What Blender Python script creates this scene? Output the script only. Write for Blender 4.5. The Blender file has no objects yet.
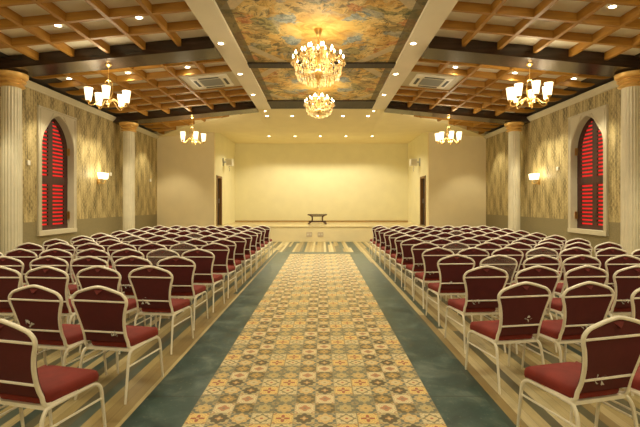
import bpy, bmesh, math, random
from mathutils import Vector, Matrix
C = bpy.context.scene
COL = C.collection
random.seed(7)
PI = math.pi
sin, cos = math.sin, math.cos

# ------------------------------------------------------------------ camera, world, exposure
CAM_H = 1.55
cam_d = bpy.data.cameras.new('camera')
cam_d.sensor_width = 36.0
cam_d.lens = 36.0 * 424 / 640
cam_d.shift_x = -1.5 / 640
cam_d.shift_y = -9.5 / 640
cam_d.clip_start = 0.05
cam = bpy.data.objects.new('camera', cam_d)
COL.objects.link(cam)
cam.location = (0, 0, CAM_H)
cam.rotation_euler = (PI / 2, 0, 0)
C.camera = cam

w = bpy.data.worlds.new('world'); C.world = w
w.use_nodes = True
w.node_tree.nodes['Background'].inputs[0].default_value = (1.0, .82, .5, 1)
w.node_tree.nodes['Background'].inputs[1].default_value = 0.02
C.view_settings.view_transform = 'Standard'
C.view_settings.look = 'None'
C.view_settings.exposure = 0.30
C.view_settings.gamma = 1.0
C.view_settings.use_curve_mapping = False
C.cycles.max_bounces = 8
C.cycles.diffuse_bounces = 5
C.cycles.sample_clamp_indirect = 6.0

WARM = (1.0, .88, .60)
P_LATTICE, P_BEAM, P_STAGE, P_SOFFIT = 72, 80, 92, 110
P_CHAND, P_PEND, P_SCONCE, P_REAR, P_WASH = 60, 24, 3, 62, 150

def point(name, loc, power, r=.12, color=WARM):
    d = bpy.data.lights.new(name, 'POINT'); d.energy = power; d.color = color; d.shadow_soft_size = r
    o = bpy.data.objects.new(name, d); COL.objects.link(o); o.location = loc
    return o

def spot(name, loc, power, angle=110, blend=.6, r=.05, aim=None, color=WARM):
    d = bpy.data.lights.new(name, 'SPOT'); d.energy = power; d.color = color
    d.spot_size = math.radians(angle); d.spot_blend = blend; d.shadow_soft_size = r
    o = bpy.data.objects.new(name, d); COL.objects.link(o); o.location = loc
    if aim is not None:
        o.rotation_euler = (Vector(aim) - Vector(loc)).to_track_quat('-Z', 'Y').to_euler()
    return o

# lamps of the half of the hall behind the photographer
for yy in (-3.2, 3.2):
    for xx in (-4.3, 0, 4.3):
        point('rear_hall_lamp', (xx, yy, 3.75), P_REAR, .3)

# ------------------------------------------------------------------ mesh helpers
class MB:
    def __init__(s): s.v = []; s.f = []
    def add(s, vs, fs):
        n = len(s.v); s.v += [tuple(p) for p in vs]; s.f += [tuple(i + n for i in f) for f in fs]; return s
    def box(s, x0, x1, y0, y1, z0, z1):
        return s.hexa([(x0, y0, z0), (x1, y0, z0), (x1, y1, z0), (x0, y1, z0), (x0, y0, z1), (x1, y0, z1), (x1, y1, z1), (x0, y1, z1)])
    def hexa(s, p):
        return s.add(p, [(0, 3, 2, 1), (4, 5, 6, 7), (0, 1, 5, 4), (1, 2, 6, 5), (2, 3, 7, 6), (3, 0, 4, 7)])
    def tube(s, pts, r, n=8, closed=False):
        pts = [Vector(p) for p in pts]; m = len(pts); rs = r if isinstance(r, (list, tuple)) else [r] * m
        up = None; rings = []
        for i, p in enumerate(pts):
            if closed: t = pts[(i + 1) % m] - pts[i - 1]
            else: t = pts[min(i + 1, m - 1)] - pts[max(i - 1, 0)]
            t.normalize()
            if up is None:
                a = Vector((0, 0, 1)) if abs(t.z) < .9 else Vector((1, 0, 0))
                up = (a - t * a.dot(t)).normalized()
            else: up = (up - t * up.dot(t)).normalized()
            b = t.cross(up)
            rings.append([p + (up * cos(2 * PI * k / n) + b * sin(2 * PI * k / n)) * rs[i] for k in range(n)])
        vs = [q for ring in rings for q in ring]; fs = []
        for i in range(m if closed else m - 1):
            j = (i + 1) % m
            for k in range(n):
                l = (k + 1) % n
                fs.append((i * n + k, j * n + k, j * n + l, i * n + l))
        if not closed:
            fs.append(tuple(range(n))); fs.append(tuple(reversed(range((m - 1) * n, m * n))))
        return s.add(vs, fs)
    def lathe(s, prof, n=16, c=(0, 0, 0), scallop=None, cap=True):
        vs = []; m = len(prof)
        for (r, z) in prof:
            for k in range(n):
                a = 2 * PI * k / n; q = r * (scallop(k) if scallop else 1)
                vs.append((c[0] + q * cos(a), c[1] + q * sin(a), c[2] + z))
        fs = []
        for i in range(m - 1):
            for k in range(n):
                l = (k + 1) % n
                fs.append((i * n + k, i * n + l, (i + 1) * n + l, (i + 1) * n + k))
        if cap: fs.append(tuple(reversed(range(n)))); fs.append(tuple(range((m - 1) * n, m * n)))
        return s.add(vs, fs)
    def rings(s, rings, cap=True):
        m = len(rings); n = len(rings[0]); vs = [p for r in rings for p in r]; fs = []
        for i in range(m - 1):
            for k in range(n):
                l = (k + 1) % n
                fs.append((i * n + k, i * n + l, (i + 1) * n + l, (i + 1) * n + k))
        if cap:
            fs.append(tuple(reversed(range(n)))); fs.append(tuple(range((m - 1) * n, m * n)))
        return s.add(vs, fs)
    def prism(s, poly, fn0, fn1):
        n = len(poly); vs = [fn0(p) for p in poly] + [fn1(p) for p in poly]
        fs = [tuple(range(n)), tuple(reversed(range(n, 2 * n)))]
        for k in range(n):
            l = (k + 1) % n; fs.append((k, k + n, l + n, l))
        return s.add(vs, fs)
    def build(s, name, m, parent=None, smooth=False, bevel=0):
        me = bpy.data.meshes.new(name); me.from_pydata(s.v, [], s.f); me.update()
        bm = bmesh.new(); bm.from_mesh(me); bmesh.ops.recalc_face_normals(bm, faces=bm.faces); 
        if bevel: bmesh.ops.bevel(bm, geom=list(bm.edges), offset=bevel, segments=2, affect='EDGES', profile=.6)
        bm.to_mesh(me); bm.free()
        if smooth:
            for p in me.polygons: p.use_smooth = True
            try: me.set_sharp_from_angle(angle=math.radians(50))
            except Exception: pass
        me.materials.append(m)
        o = bpy.data.objects.new(name, me); COL.objects.link(o)
        if parent is not None: o.parent = parent
        return o

def empty(name, loc=(0, 0, 0), rot=(0, 0, 0)):
    o = bpy.data.objects.new(name, None); COL.objects.link(o); o.location = loc; o.rotation_euler = rot
    o.empty_display_size = .1
    return o
def tag(o, label=None, cat=None, group=None, kind=None):
    if label: o['label'] = label
    if cat: o['category'] = cat
    if group: o['group'] = group
    if kind: o['kind'] = kind
    return o
def struct(o, label, cat): return tag(o, label, cat, None, 'structure')
def copy_tree(o, parent=None):
    c = o.copy(); COL.objects.link(c); c.parent = parent
    for ch in list(o.children): copy_tree(ch, c)
    return c
def bez(p0, p1, p2, p3, n=10):
    p0, p1, p2, p3 = map(Vector, (p0, p1, p2, p3)); r = []
    for i in range(n + 1):
        t = i / n; r.append((1 - t) ** 3 * p0 + 3 * (1 - t) ** 2 * t * p1 + 3 * (1 - t) * t * t * p2 + t ** 3 * p3)
    return r
def smooth_path(ctrl, sub=5, closed=False):
    P = [Vector(p) for p in ctrl]; n = len(P); out = []
    for i in range(n if closed else n - 1):
        if closed: a, b, c, d = P[i - 1], P[i], P[(i + 1) % n], P[(i + 2) % n]
        else: a, b, c, d = P[max(i - 1, 0)], P[i], P[i + 1], P[min(i + 2, n - 1)]
        for k in range(sub):
            t = k / sub
            out.append(.5 * ((2 * b) + (c - a) * t + (2 * a - 5 * b + 4 * c - d) * t * t + (3 * b - a - 3 * c + d) * t ** 3))
    if not closed: out.append(P[-1])
    return out

# ------------------------------------------------------------------ material helpers
class N:
    """A node socket with arithmetic."""
    def __init__(s, nt, sock): s.nt = nt; s.s = sock
    def _m(s, op, *a):
        n = s.nt.nodes.new('ShaderNodeMath'); n.operation = op
        for i, q in enumerate((s,) + a):
            if isinstance(q, N): s.nt.links.new(q.s, n.inputs[i])
            else: n.inputs[i].default_value = q
        return N(s.nt, n.outputs[0])
    def __add__(s, o): return s._m('ADD', o)
    def __sub__(s, o): return s._m('SUBTRACT', o)
    def __mul__(s, o): return s._m('MULTIPLY', o)
    def __truediv__(s, o): return s._m('DIVIDE', o)
    def lt(s, o): return s._m('LESS_THAN', o)
    def gt(s, o): return s._m('GREATER_THAN', o)
    def mod(s, o): return s._m('FLOORED_MODULO', o)
    def floor(s): return s._m('FLOOR')
    def frac(s): return s._m('FRACT')
    def abs(s): return s._m('ABSOLUTE')
    def sqrt(s): return s._m('SQRT')
    def cos(s): return s._m('COSINE')
    def sin(s): return s._m('SINE')
    def atan2(s, o): return s._m('ARCTAN2', o)
    def min(s, o): return s._m('MINIMUM', o)
    def max(s, o): return s._m('MAXIMUM', o)
    def smooth(s, a, b):
        n = s.nt.nodes.new('ShaderNodeMapRange'); n.interpolation_type = 'SMOOTHSTEP'
        s.nt.links.new(s.s, n.inputs[0]); n.inputs[1].default_value = a; n.inputs[2].default_value = b
        return N(s.nt, n.outputs[0])

class Mat:
    def __init__(s, name, base=(.8, .8, .8), rough=.6, metal=0, **kw):
        s.m = bpy.data.materials.new(name); s.m.use_nodes = True; s.nt = s.m.node_tree
        s.b = s.nt.nodes['Principled BSDF']
        s.b.inputs['Base Color'].default_value = (*base, 1); s.b.inputs['Roughness'].default_value = rough
        s.b.inputs['Metallic'].default_value = metal
        for k, v in kw.items(): s.b.inputs[k.replace('_', ' ')].default_value = v
    def coord(s, kind='Object'):
        tc = s.nt.nodes.new('ShaderNodeTexCoord'); sp = s.nt.nodes.new('ShaderNodeSeparateXYZ')
        s.nt.links.new(tc.outputs[kind], sp.inputs[0])
        return [N(s.nt, q) for q in sp.outputs]
    def comb(s, x, y, z):
        n = s.nt.nodes.new('ShaderNodeCombineXYZ')
        for i, q in enumerate((x, y, z)):
            if isinstance(q, N): s.nt.links.new(q.s, n.inputs[i])
            else: n.inputs[i].default_value = q
        return N(s.nt, n.outputs[0])
    def noise(s, vec, scale=5, detail=3, rough=.5, dist=0):
        n = s.nt.nodes.new('ShaderNodeTexNoise'); s.nt.links.new(vec.s, n.inputs['Vector'])
        n.inputs['Scale'].default_value = scale; n.inputs['Detail'].default_value = detail
        n.inputs['Roughness'].default_value = rough; n.inputs['Distortion'].default_value = dist
        return N(s.nt, n.outputs[0])
    def voro(s, vec, scale=5, out='Color'):
        n = s.nt.nodes.new('ShaderNodeTexVoronoi'); s.nt.links.new(vec.s, n.inputs['Vector']); n.inputs['Scale'].default_value = scale
        return N(s.nt, n.outputs[out])
    def white(s, vec):
        n = s.nt.nodes.new('ShaderNodeTexWhiteNoise'); n.noise_dimensions = '3D'; s.nt.links.new(vec.s, n.inputs['Vector'])
        return N(s.nt, n.outputs['Value'])
    def ramp(s, fac, stops, mode='LINEAR'):
        n = s.nt.nodes.new('ShaderNodeValToRGB'); cr = n.color_ramp; cr.interpolation = mode
        while len(cr.elements) < len(stops): cr.elements.new(1.0)
        for e, (p, c) in zip(cr.elements, stops): e.position = p; e.color = (*c, 1)
        s.nt.links.new(fac.s, n.inputs[0]); return N(s.nt, n.outputs[0])
    def mix(s, fac, a, b, mode='MIX'):
        n = s.nt.nodes.new('ShaderNodeMix'); n.data_type = 'RGBA'; n.blend_type = mode
        for i, q in ((0, fac), (6, a), (7, b)):
            if isinstance(q, N): s.nt.links.new(q.s, n.inputs[i])
            elif i == 0: n.inputs[0].default_value = q
            else: n.inputs[i].default_value = (*q, 1)
        return N(s.nt, n.outputs[2])
    def sep(s, c):
        n = s.nt.nodes.new('ShaderNodeSeparateColor'); s.nt.links.new(c.s, n.inputs[0]); return [N(s.nt, q) for q in n.outputs]
    def color(s, c): s.nt.links.new(c.s, s.b.inputs['Base Color']); return s
    def rough(s, c): s.nt.links.new(c.s, s.b.inputs['Roughness']); return s
    def bump(s, h, strength=.2, dist=.01):
        n = s.nt.nodes.new('ShaderNodeBump'); n.inputs['Strength'].default_value = strength; n.inputs['Distance'].default_value = dist
        s.nt.links.new(h.s, n.inputs['Height']); s.nt.links.new(n.outputs[0], s.b.inputs['Normal']); return s
    def emit(s, col, strength):
        s.b.inputs['Emission Color'].default_value = (*col, 1); s.b.inputs['Emission Strength'].default_value = strength; return s

def paint(name, base, var=.06, rough=.6, scale=3, **kw):
    M = Mat(name, base, rough, **kw); x, y, z = M.coord()
    n = M.noise(M.comb(x, y, z), scale, 4)
    lo = tuple(c * (1 - var) for c in base); hi = tuple(min(1, c * (1 + var)) for c in base)
    M.color(M.ramp(n, [(.3, lo), (.7, hi)])); return M.m
def wood(name, lo, hi, rough=.4, axis=0, scale=14, **kw):
    M = Mat(name, lo, rough, **kw); x, y, z = M.coord(); v = [x * scale, y * scale, z * scale]
    v[axis] = v[axis] * .08
    n = M.noise(M.comb(*v), 1.6, 5, .6, .6)
    M.color(M.ramp(n, [(.3, lo), (.7, hi)])); return M.m

m_cream = paint('cream_wall_paint', (.76, .65, .41), .03, .75, 2)
m_stage = paint('stage_wall_paint', (.82, .77, .52), .03, .75, 2)
m_soffit = paint('soffit_paint', (.84, .74, .46), .03, .75, 2)
m_beamwhite = paint('white_beam_paint', (.84, .77, .60), .03, .7, 2)
m_board = paint('ceiling_board_paint', (.70, .65, .52), .04, .75, 2)
m_trimwhite = paint('white_moulding_paint', (.59, .535, .395), .05, .55, 3)
m_column = paint('column_plaster', (.66, .61, .46), .06, .55, 4)
m_gold = paint('gold_leaf_paint', (.72, .44, .13), .12, .4, 6, metal=.25)
m_rib = wood('ochre_lattice_wood', (.30, .135, .014), (.44, .215, .026), .55, 0, 10)
m_purlin = wood('ochre_purlin_wood', (.30, .135, .014), (.44, .215, .026), .55, 1, 10)
m_darkwood = wood('dark_beam_wood', (.016, .010, .007), (.06, .032, .02), .2, 0, 6)
m_darktrim = wood('dark_edge_wood', (.02, .014, .009), (.05, .032, .02), .6, 1, 8)
m_brass = Mat('aged_brass', (.66, .42, .14), .3, .9).m
m_ring = Mat('downlight_ring', (.85, .80, .68), .4).m
m_lens = Mat('downlight_lens', (1, .95, .8), .4).emit((1.0, .90, .66), 14).m
m_shade = Mat('lit_opal_glass', (.95, .9, .8), .35).emit((1.0, .82, .48), 1.7).m
m_bulb = Mat('lit_candle_bulb', (1, .95, .85), .3).emit((1.0, .84, .50), 13).m
m_crystal = Mat('crystal_glass', (1.0, .80, .42), .1, 0, IOR=1.5, Transmission_Weight=.35).m
m_frame = paint('cream_tube_enamel', (.90, .87, .77), .05, .35, 8)
m_white = paint('white_plastic', (.82, .79, .70), .03, .4, 5)
m_plate = Mat('ivory_plate', (.60, .50, .36), .4).m
m_board_trim = paint('brown_baseboard_paint', (.42, .27, .10), .1, .4, 5)
m_grey = Mat('grey_grille', (.33, .33, .30), .5).m
m_blackslot = Mat('dark_slot', (.05, .05, .045), .6).m
m_steel = Mat('grey_metal', (.45, .43, .38), .4, .7).m
m_shutter = wood('dark_shutter_wood', (.035, .010, .008), (.075, .02, .014), .5, 2, 10)
m_redpane = Mat('red_lit_pane', (.5, .02, .02), .5).emit((1.0, .022, .02), .66).m
m_doorwood = wood('door_frame_wood', (.20, .10, .035), (.30, .16, .06), .45, 2, 10)
m_doordark = Mat('dark_door_leaf', (.045, .035, .025), .5).m
m_tablewood = wood('dark_table_wood', (.06, .025, .012), (.13, .055, .025), .35, 2, 10)
m_glass = Mat('clear_glass', (.85, .9, .85), .05, 0, IOR=1.3, Transmission_Weight=.9).m
m_plastic = Mat('torn_plastic_film', (.75, .75, .72), .35, 0, Alpha=.75).m
m_film = Mat('dusty_plastic_film', (.62, .58, .48), .3, 0, Alpha=.11).m

# upholstery
def fabric(name, base):
    M = Mat(name, base, .75, 0); x, y, z = M.coord()
    n = M.noise(M.comb(x, y, z), 9, 4, .6)
    M.color(M.ramp(n, [(.3, tuple(c * .82 for c in base)), (.72, tuple(c * 1.12 for c in base))]))
    f = M.noise(M.comb(x, y, z), 260, 2)
    M.bump(f, .12, .002); return M.m
m_seat_lit = fabric('maroon_seat_fabric_lit', (.225, .021, .015))  # same maroon cloth as the back, ceiling light painted into its colour
m_back_shaded = fabric('maroon_back_fabric_shaded', (.098, .010, .013))  # seat cloth darkened, shade of the side facing away put into the colour

m_tuck_lit = fabric('maroon_tuck_fabric_lit', (.145, .014, .014))  # back cloth again, lightened in colour as if catching light from above

# wallpaper + wainscot paint (one wall surface)
def wall_mat(name):
    M = Mat(name, (.5, .4, .2), .55); x, y, z = M.coord('Object')
    streak = M.noise(M.comb(y * 46, z * 1.3, x), 1.0, 3, .6)
    fine = M.noise(M.comb(y * 120, z * 22, x), 1.0, 2, .6)
    broad = M.noise(M.comb(y * 7, z * .5, x), 1.0, 2, .5)
    # two interleaved columns of damask medallions
    cy = (y * (2 * PI / .56)).cos(); cz = (z * (2 * PI / 1.02)).cos()
    ogee = cy * cz
    leaf = (y * (2 * PI / .14)).cos() * (z * (2 * PI / .17)).cos()
    v = ogee * .17 + leaf * .16 * (ogee + .5) + (streak - .5) * 1.9 + (fine - .5) * 1.5 + (broad - .5) * .8
    paper = M.ramp(v.smooth(-.85, .75), [(0, (.66, .55, .30)), (.40, (.54, .43, .21)), (.60, (.34, .265, .115)), (1, (.10, .08, .035))])
    g = M.noise(M.comb(x, y, z), 55, 4, .7)
    dado = M.ramp(g, [(.3, (.17, .145, .075)), (.7, (.33, .27, .145))])
    seam = ((y / 1.06).frac() - .5).abs().gt(.494)
    paper = M.mix(seam * .35, paper, (.12, .09, .04))
    M.color(M.mix(z.lt(1.13), paper, dado)); return M.m
m_wallpaper = wall_mat('damask_wallpaper_and_dado')

# plank floor
def floor_mat():
    M = Mat('striped_plank_floor', (.4, .3, .15), .38); x, y, z = M.coord()
    xi = (x / .08).floor()
    off = M.white(M.comb(xi, 3.0, 1.0))
    yi = (y / 7 + off * 5).floor()
    k = M.white(M.comb(xi, yi, 2.0))
    a = M.ramp(k, [(0, (.46, .36, .16)), (.16, (.58, .48, .25)), (.36, (.04, .08, .075)), (.50, (.36, .27, .12)), (.61, (.08, .12, .10)), (.71, (.66, .57, .34)), (.86, (.13, .125, .075))], 'CONSTANT')
    gr = M.noise(M.comb(x * 70, y * 2.2, z), 1.0, 4, .6)
    st = M.noise(M.comb(x, y, z), 2.3, 4, .6)
    a = M.mix((gr - .35) * .8, a, (.13, .10, .05))
    a = M.mix(st.smooth(.5, .8) * .35, a, (.10, .12, .08))
    e = ((x / .08).frac() - .5).abs().gt(.485)
    M.color(M.mix(e * .6, a, (.06, .05, .03))); return M.m
m_floor = floor_mat()

def green_mat():
    M = Mat('dark_green_slate_tile', (.07, .1, .075), .3); x, y, z = M.coord()
    n = M.noise(M.comb(x, y, z), 3.2, 6, .65, .5); s = M.noise(M.comb(x, y, z), 30, 3)
    c = M.ramp(n, [(.3, (.018, .044, .042)), (.5, (.042, .085, .078)), (.7, (.13, .18, .155))])
    c = M.mix(s.smooth(.60, .75) * .4, c, (.2, .22, .17))
    j = (((y + .19) / .9).frac() - .5).abs().gt(.494)
    M.color(M.mix(j * .8, c, (.035, .035, .025)))
    M.rough(n * .3 + .2); return M.m
m_green = green_mat()

TILE = .1535
def tile_mat():
    M = Mat('patterned_encaustic_tile', (.5, .4, .2), .4); x, y, z = M.coord()
    X = x / TILE; Y = y / TILE
    ix = X.floor().mod(4); iy = Y.floor().mod(4)
    u = X.frac() - .5; v = Y.frac() - .5
    hi = iy.gt(1.5)                                   # rows 2,3 run mirrored
    c = ix + hi * ((ix * -2) + 3)
    mid = iy.gt(.5) * iy.lt(2.5)
    k = (c + mid * 4 + .5) / 8
    st = lambda cols: M.ramp(k, [(i / 8, q) for i, q in enumerate(cols)], 'CONSTANT')
    #         A yellow/red flower  B dark diamond   C tan/blue      D cream star     E tan diamond     F cream rose     G olive+gold    H grey lace
    bg = st([(.78, .56, .20), (.56, .46, .24), (.11, .14, .125), (.70, .60, .36), (.12, .145, .12), (.74, .62, .37), (.11, .09, .035), (.20, .19, .12)])
    c1 = st([(.78, .56, .20), (.09, .065, .025), (.68, .48, .20), (.24, .20, .10), (.56, .42, .19), (.66, .54, .30), (.42, .27, .08), (.48, .40, .20)])
    c2 = st([(.36, .09, .045), (.50, .28, .09), (.60, .51, .30), (.66, .54, .30), (.62, .44, .17), (.46, .22, .11), (.60, .40, .12), (.54, .40, .16)])
    c3 = st([(.66, .48, .22), (.60, .50, .28), (.40, .31, .14), (.40, .12, .06), (.28, .20, .09), (.22, .2, .14), (.12, .12, .10), (.22, .17, .08)])
    pa = st([(.0, .05, .34), (.36, .46, .20), (.30, .48, .26), (.55, .40, .30), (.34, .47, .25), (.2, .05, .30), (.62, .42, .22), (.45, .43, .24)])   # a, R1, R2
    a, R1, R2 = M.sep(pa)
    r = (u * u + v * v).sqrt(); th = v.atan2(u)
    c4 = (th * 4).cos(); c8 = (th * 8).cos()
    petal = M.ramp(k, [(0, (.75, 0, 0)), (1 / 8, (.5, 0, 0)), (2 / 8, (.2, 0, 0)), (3 / 8, (.25, 0, 0)), (4 / 8, (.25, 0, 0)), (5 / 8, (.3, 0, 0)), (6 / 8, (.55, 0, 0)), (7 / 8, (.4, 0, 0))], 'CONSTANT')
    pe = M.sep(petal)[0]
    dia = (u.abs() + v.abs())
    rad = r * (a * -1 + 1) + dia * a                  # round to diamond
    m1 = rad.lt(R1 + c8 * .05)
    m2 = r.lt(R2 * (pe * -.5 + 1) + R2 * pe * .5 * c4)
    m3 = r.lt(.075)
    du = u.abs() * -1 + .5; dv = v.abs() * -1 + .5
    corner = (du * du + dv * dv).sqrt()
    mc = corner.lt(.2) * corner.gt(.1)
    ring = (rad - R1 - c8 * .05).abs().lt(.03)
    col = M.mix(m1, bg, c1)
    col = M.mix(ring * .6, col, (.13, .14, .10))
    col = M.mix(mc * .6, col, c2)
    lace = ((r * 46) + c8 * 1.6).sin().gt(.45) * m2._m('SUBTRACT', 1.0).abs()
    col = M.mix(lace * .33, col, (.13, .13, .09))
    col = M.mix(m2, col, c2)
    col = M.mix(m3, col, c3)
    edge = u.abs().max(v.abs())
    col = M.mix(edge.gt(.47) * .6, col, (.30, .26, .16))
    big = ((X / 4).frac() - .5).abs().gt(.4945).max(((Y / 4).frac() - .5).abs().gt(.4945))
    col = M.mix(big * .7, col, (.17, .14, .08))
    n = M.noise(M.comb(x, y, z), 60, 3)
    col = M.mix((n - .3) * .16, col, (.40, .31, .15))
    M.color(col); return M.m
m_tile = tile_mat()

# painted ceiling panel: generic cloudscape fresco in ochre, green, blue
def fresco_mat():
    M = Mat('cloudscape_fresco', (.5, .35, .15), .6); x, y, z = M.coord()
    p = M.comb(x, y, z)
    w1 = (M.noise(p, 1.6, 4, .6) - .5); w2 = (M.noise(M.comb(x + 9, y, z), 1.6, 4, .6) - .5)
    X = x + w1 * .7; Y = y + w2 * .7
    r = ((X / 1.25) * (X / 1.25) + (Y / 1.45) * (Y / 1.45)).sqrt()
    q = M.comb(X, Y, z)
    detail = M.noise(q, 5.0, 5, .68, 1.0)
    fig = M.voro(M.comb(X + (detail - .5) * .6, Y + w1 * .5, z), 3.6)
    fr, fg, fb = M.sep(fig)
    pal = M.ramp(fr, [(0, (.22, .15, .05)), (.11, (.66, .40, .09)), (.27, (.78, .60, .27)), (.40, (.13, .16, .075)), (.50, (.62, .33, .065)), (.63, (.52, .14, .035)), (.72, (.72, .50, .17)), (.84, (.22, .29, .31)), (.93, (.08, .075, .035))], 'CONSTANT')
    small = M.noise(q, 10, 4, .6, .8)
    crowd = M.mix(.42, pal, M.ramp(detail, [(.34, (.03, .032, .014)), (.44, (.30, .18, .045)), (.5, (.66, .43, .12)), (.56, (.76, .58, .26)), (.64, (.28, .15, .05)), (.7, (.10, .13, .09))]))
    crowd = M.mix(small.smooth(.46, .36) * .75, crowd, (.045, .04, .018))
    crowd = M.mix(small.smooth(.58, .68) * .6, crowd, (.68, .52, .25))
    sky = M.ramp(M.noise(q, 3.2, 4, .6, .8), [(.3, (.36, .16, .03)), (.45, (.60, .34, .065)), (.6, (.72, .50, .15)), (.75, (.70, .57, .30))])
    col = M.mix(r.smooth(.30, .75), sky, crowd)
    cl = M.noise(M.comb(x * 1.0 + 4, y * 1.0, z), 2.4, 3, .5, .5)
    ax = (x.abs() - .55).abs(); ay = (y.abs() - .50).abs()
    bl = (ax * ax * 3.2 + ay * ay * 2.2).sqrt() + (cl - .5) * 1.3 + (detail - .5) * .9
    col = M.mix(bl.lt(.30) * .8, col, M.mix(small.smooth(.4, .6), (.12, .18, .21), (.34, .41, .42)))
    # pale stone balustrades at the corners
    st = ((x.abs() - 1.25) * 1.3 + (y.abs() - 1.25) * .9).abs()
    stone = st.lt(.16) * x.abs().gt(.75) * y.abs().gt(.8)
    col = M.mix(stone * .75, col, (.58, .49, .32))
    edge = x.abs().gt(1.50)
    col = M.mix(edge * .75, col, (.10, .085, .04))
    M.color(col); return M.m
m_fresco = fresco_mat()

# ------------------------------------------------------------------ dimensions
XW = 6.75           # side walls
YP = 17.4           # proscenium / stage front
YB = 21.6           # stage back wall
XS = 4.4            # stage side walls
ZS = .635           # stage floor
YR = -5.0           # rear wall behind the camera
SL = .0975
def zb(x): return 4.64 - SL * (abs(x) - 2.11)     # underside of main beams
def zl(x): return zb(x) + .105                    # underside of the lattice
def zc(x): return zb(x) + .25                     # ceiling boards
ZWB = 4.70          # white beam underside
BEAMS = [(3.1, 3.7), (8.4, 9.0), (13.7, 14.3)]

# ------------------------------------------------------------------ floor
struct(MB().box(-XW - .3, XW + .3, YR, YP + .05, -.12, 0).build('floor', m_floor), 'striped wood plank tile floor under the chairs', 'floor')
TX0, TX1, TY1 = -.97, -.97 + 12 * TILE, 13.15
g = MB(); GX0, GX1, GY1 = TX0 - .43, TX1 + .43, TY1 + .5
g.box(GX0, TX0, YR, TY1, -.02, .004).box(TX1, GX1, YR, TY1, -.02, .004).box(GX0, GX1, TY1, GY1, -.02, .004)
struct(g.build('floor_border', m_green), 'dark green slate tile border around the patterned aisle', 'floor')
o = MB().box(0, 12 * TILE, YR - 1.137, TY1 - 1.137, -.02, .005).build('floor_aisle', m_tile)
o.location = (TX0, 1.137, 0)
struct(o, 'patterned yellow and olive tile aisle down the middle', 'floor')

# ------------------------------------------------------------------ windows' openings and side walls
WY0, WY1, WZ0, WZ1 = 10.05, 11.61, .79, 3.90
WC = (WY0 + WY1) / 2
WOFF = {-1: 0.0, 1: -.08}
def side_wall(sg, name, label):
    m = MB(); a, b = sg * XW, sg * (XW + .35); x0, x1 = min(a, b), max(a, b)
    hy0, hy1, hz0, hz1 = WY0 + .05 + WOFF[sg], WY1 - .05 + WOFF[sg], WZ0 + .05, WZ1 - .05
    top = 5.2
    m.box(x0, x1, YR, hy0, 0, top).box(x0, x1, hy1, YP + .3, 0, top).box(x0, x1, hy0, hy1, 0, hz0).box(x0, x1, hy0, hy1, hz1, top)
    struct(m.build(name, m_wallpaper), label, 'wall')
side_wall(-1, 'wall_left', 'left wall in beige damask wallpaper over an olive dado')
side_wall(1, 'wall_right', 'right wall in beige damask wallpaper over an olive dado')
struct(MB().box(-XW - .35, XW + .35, YR - .3, YR, 0, 5.2).build('wall_rear', m_cream), 'plain cream wall at the rear of the hall', 'wall')

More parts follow.
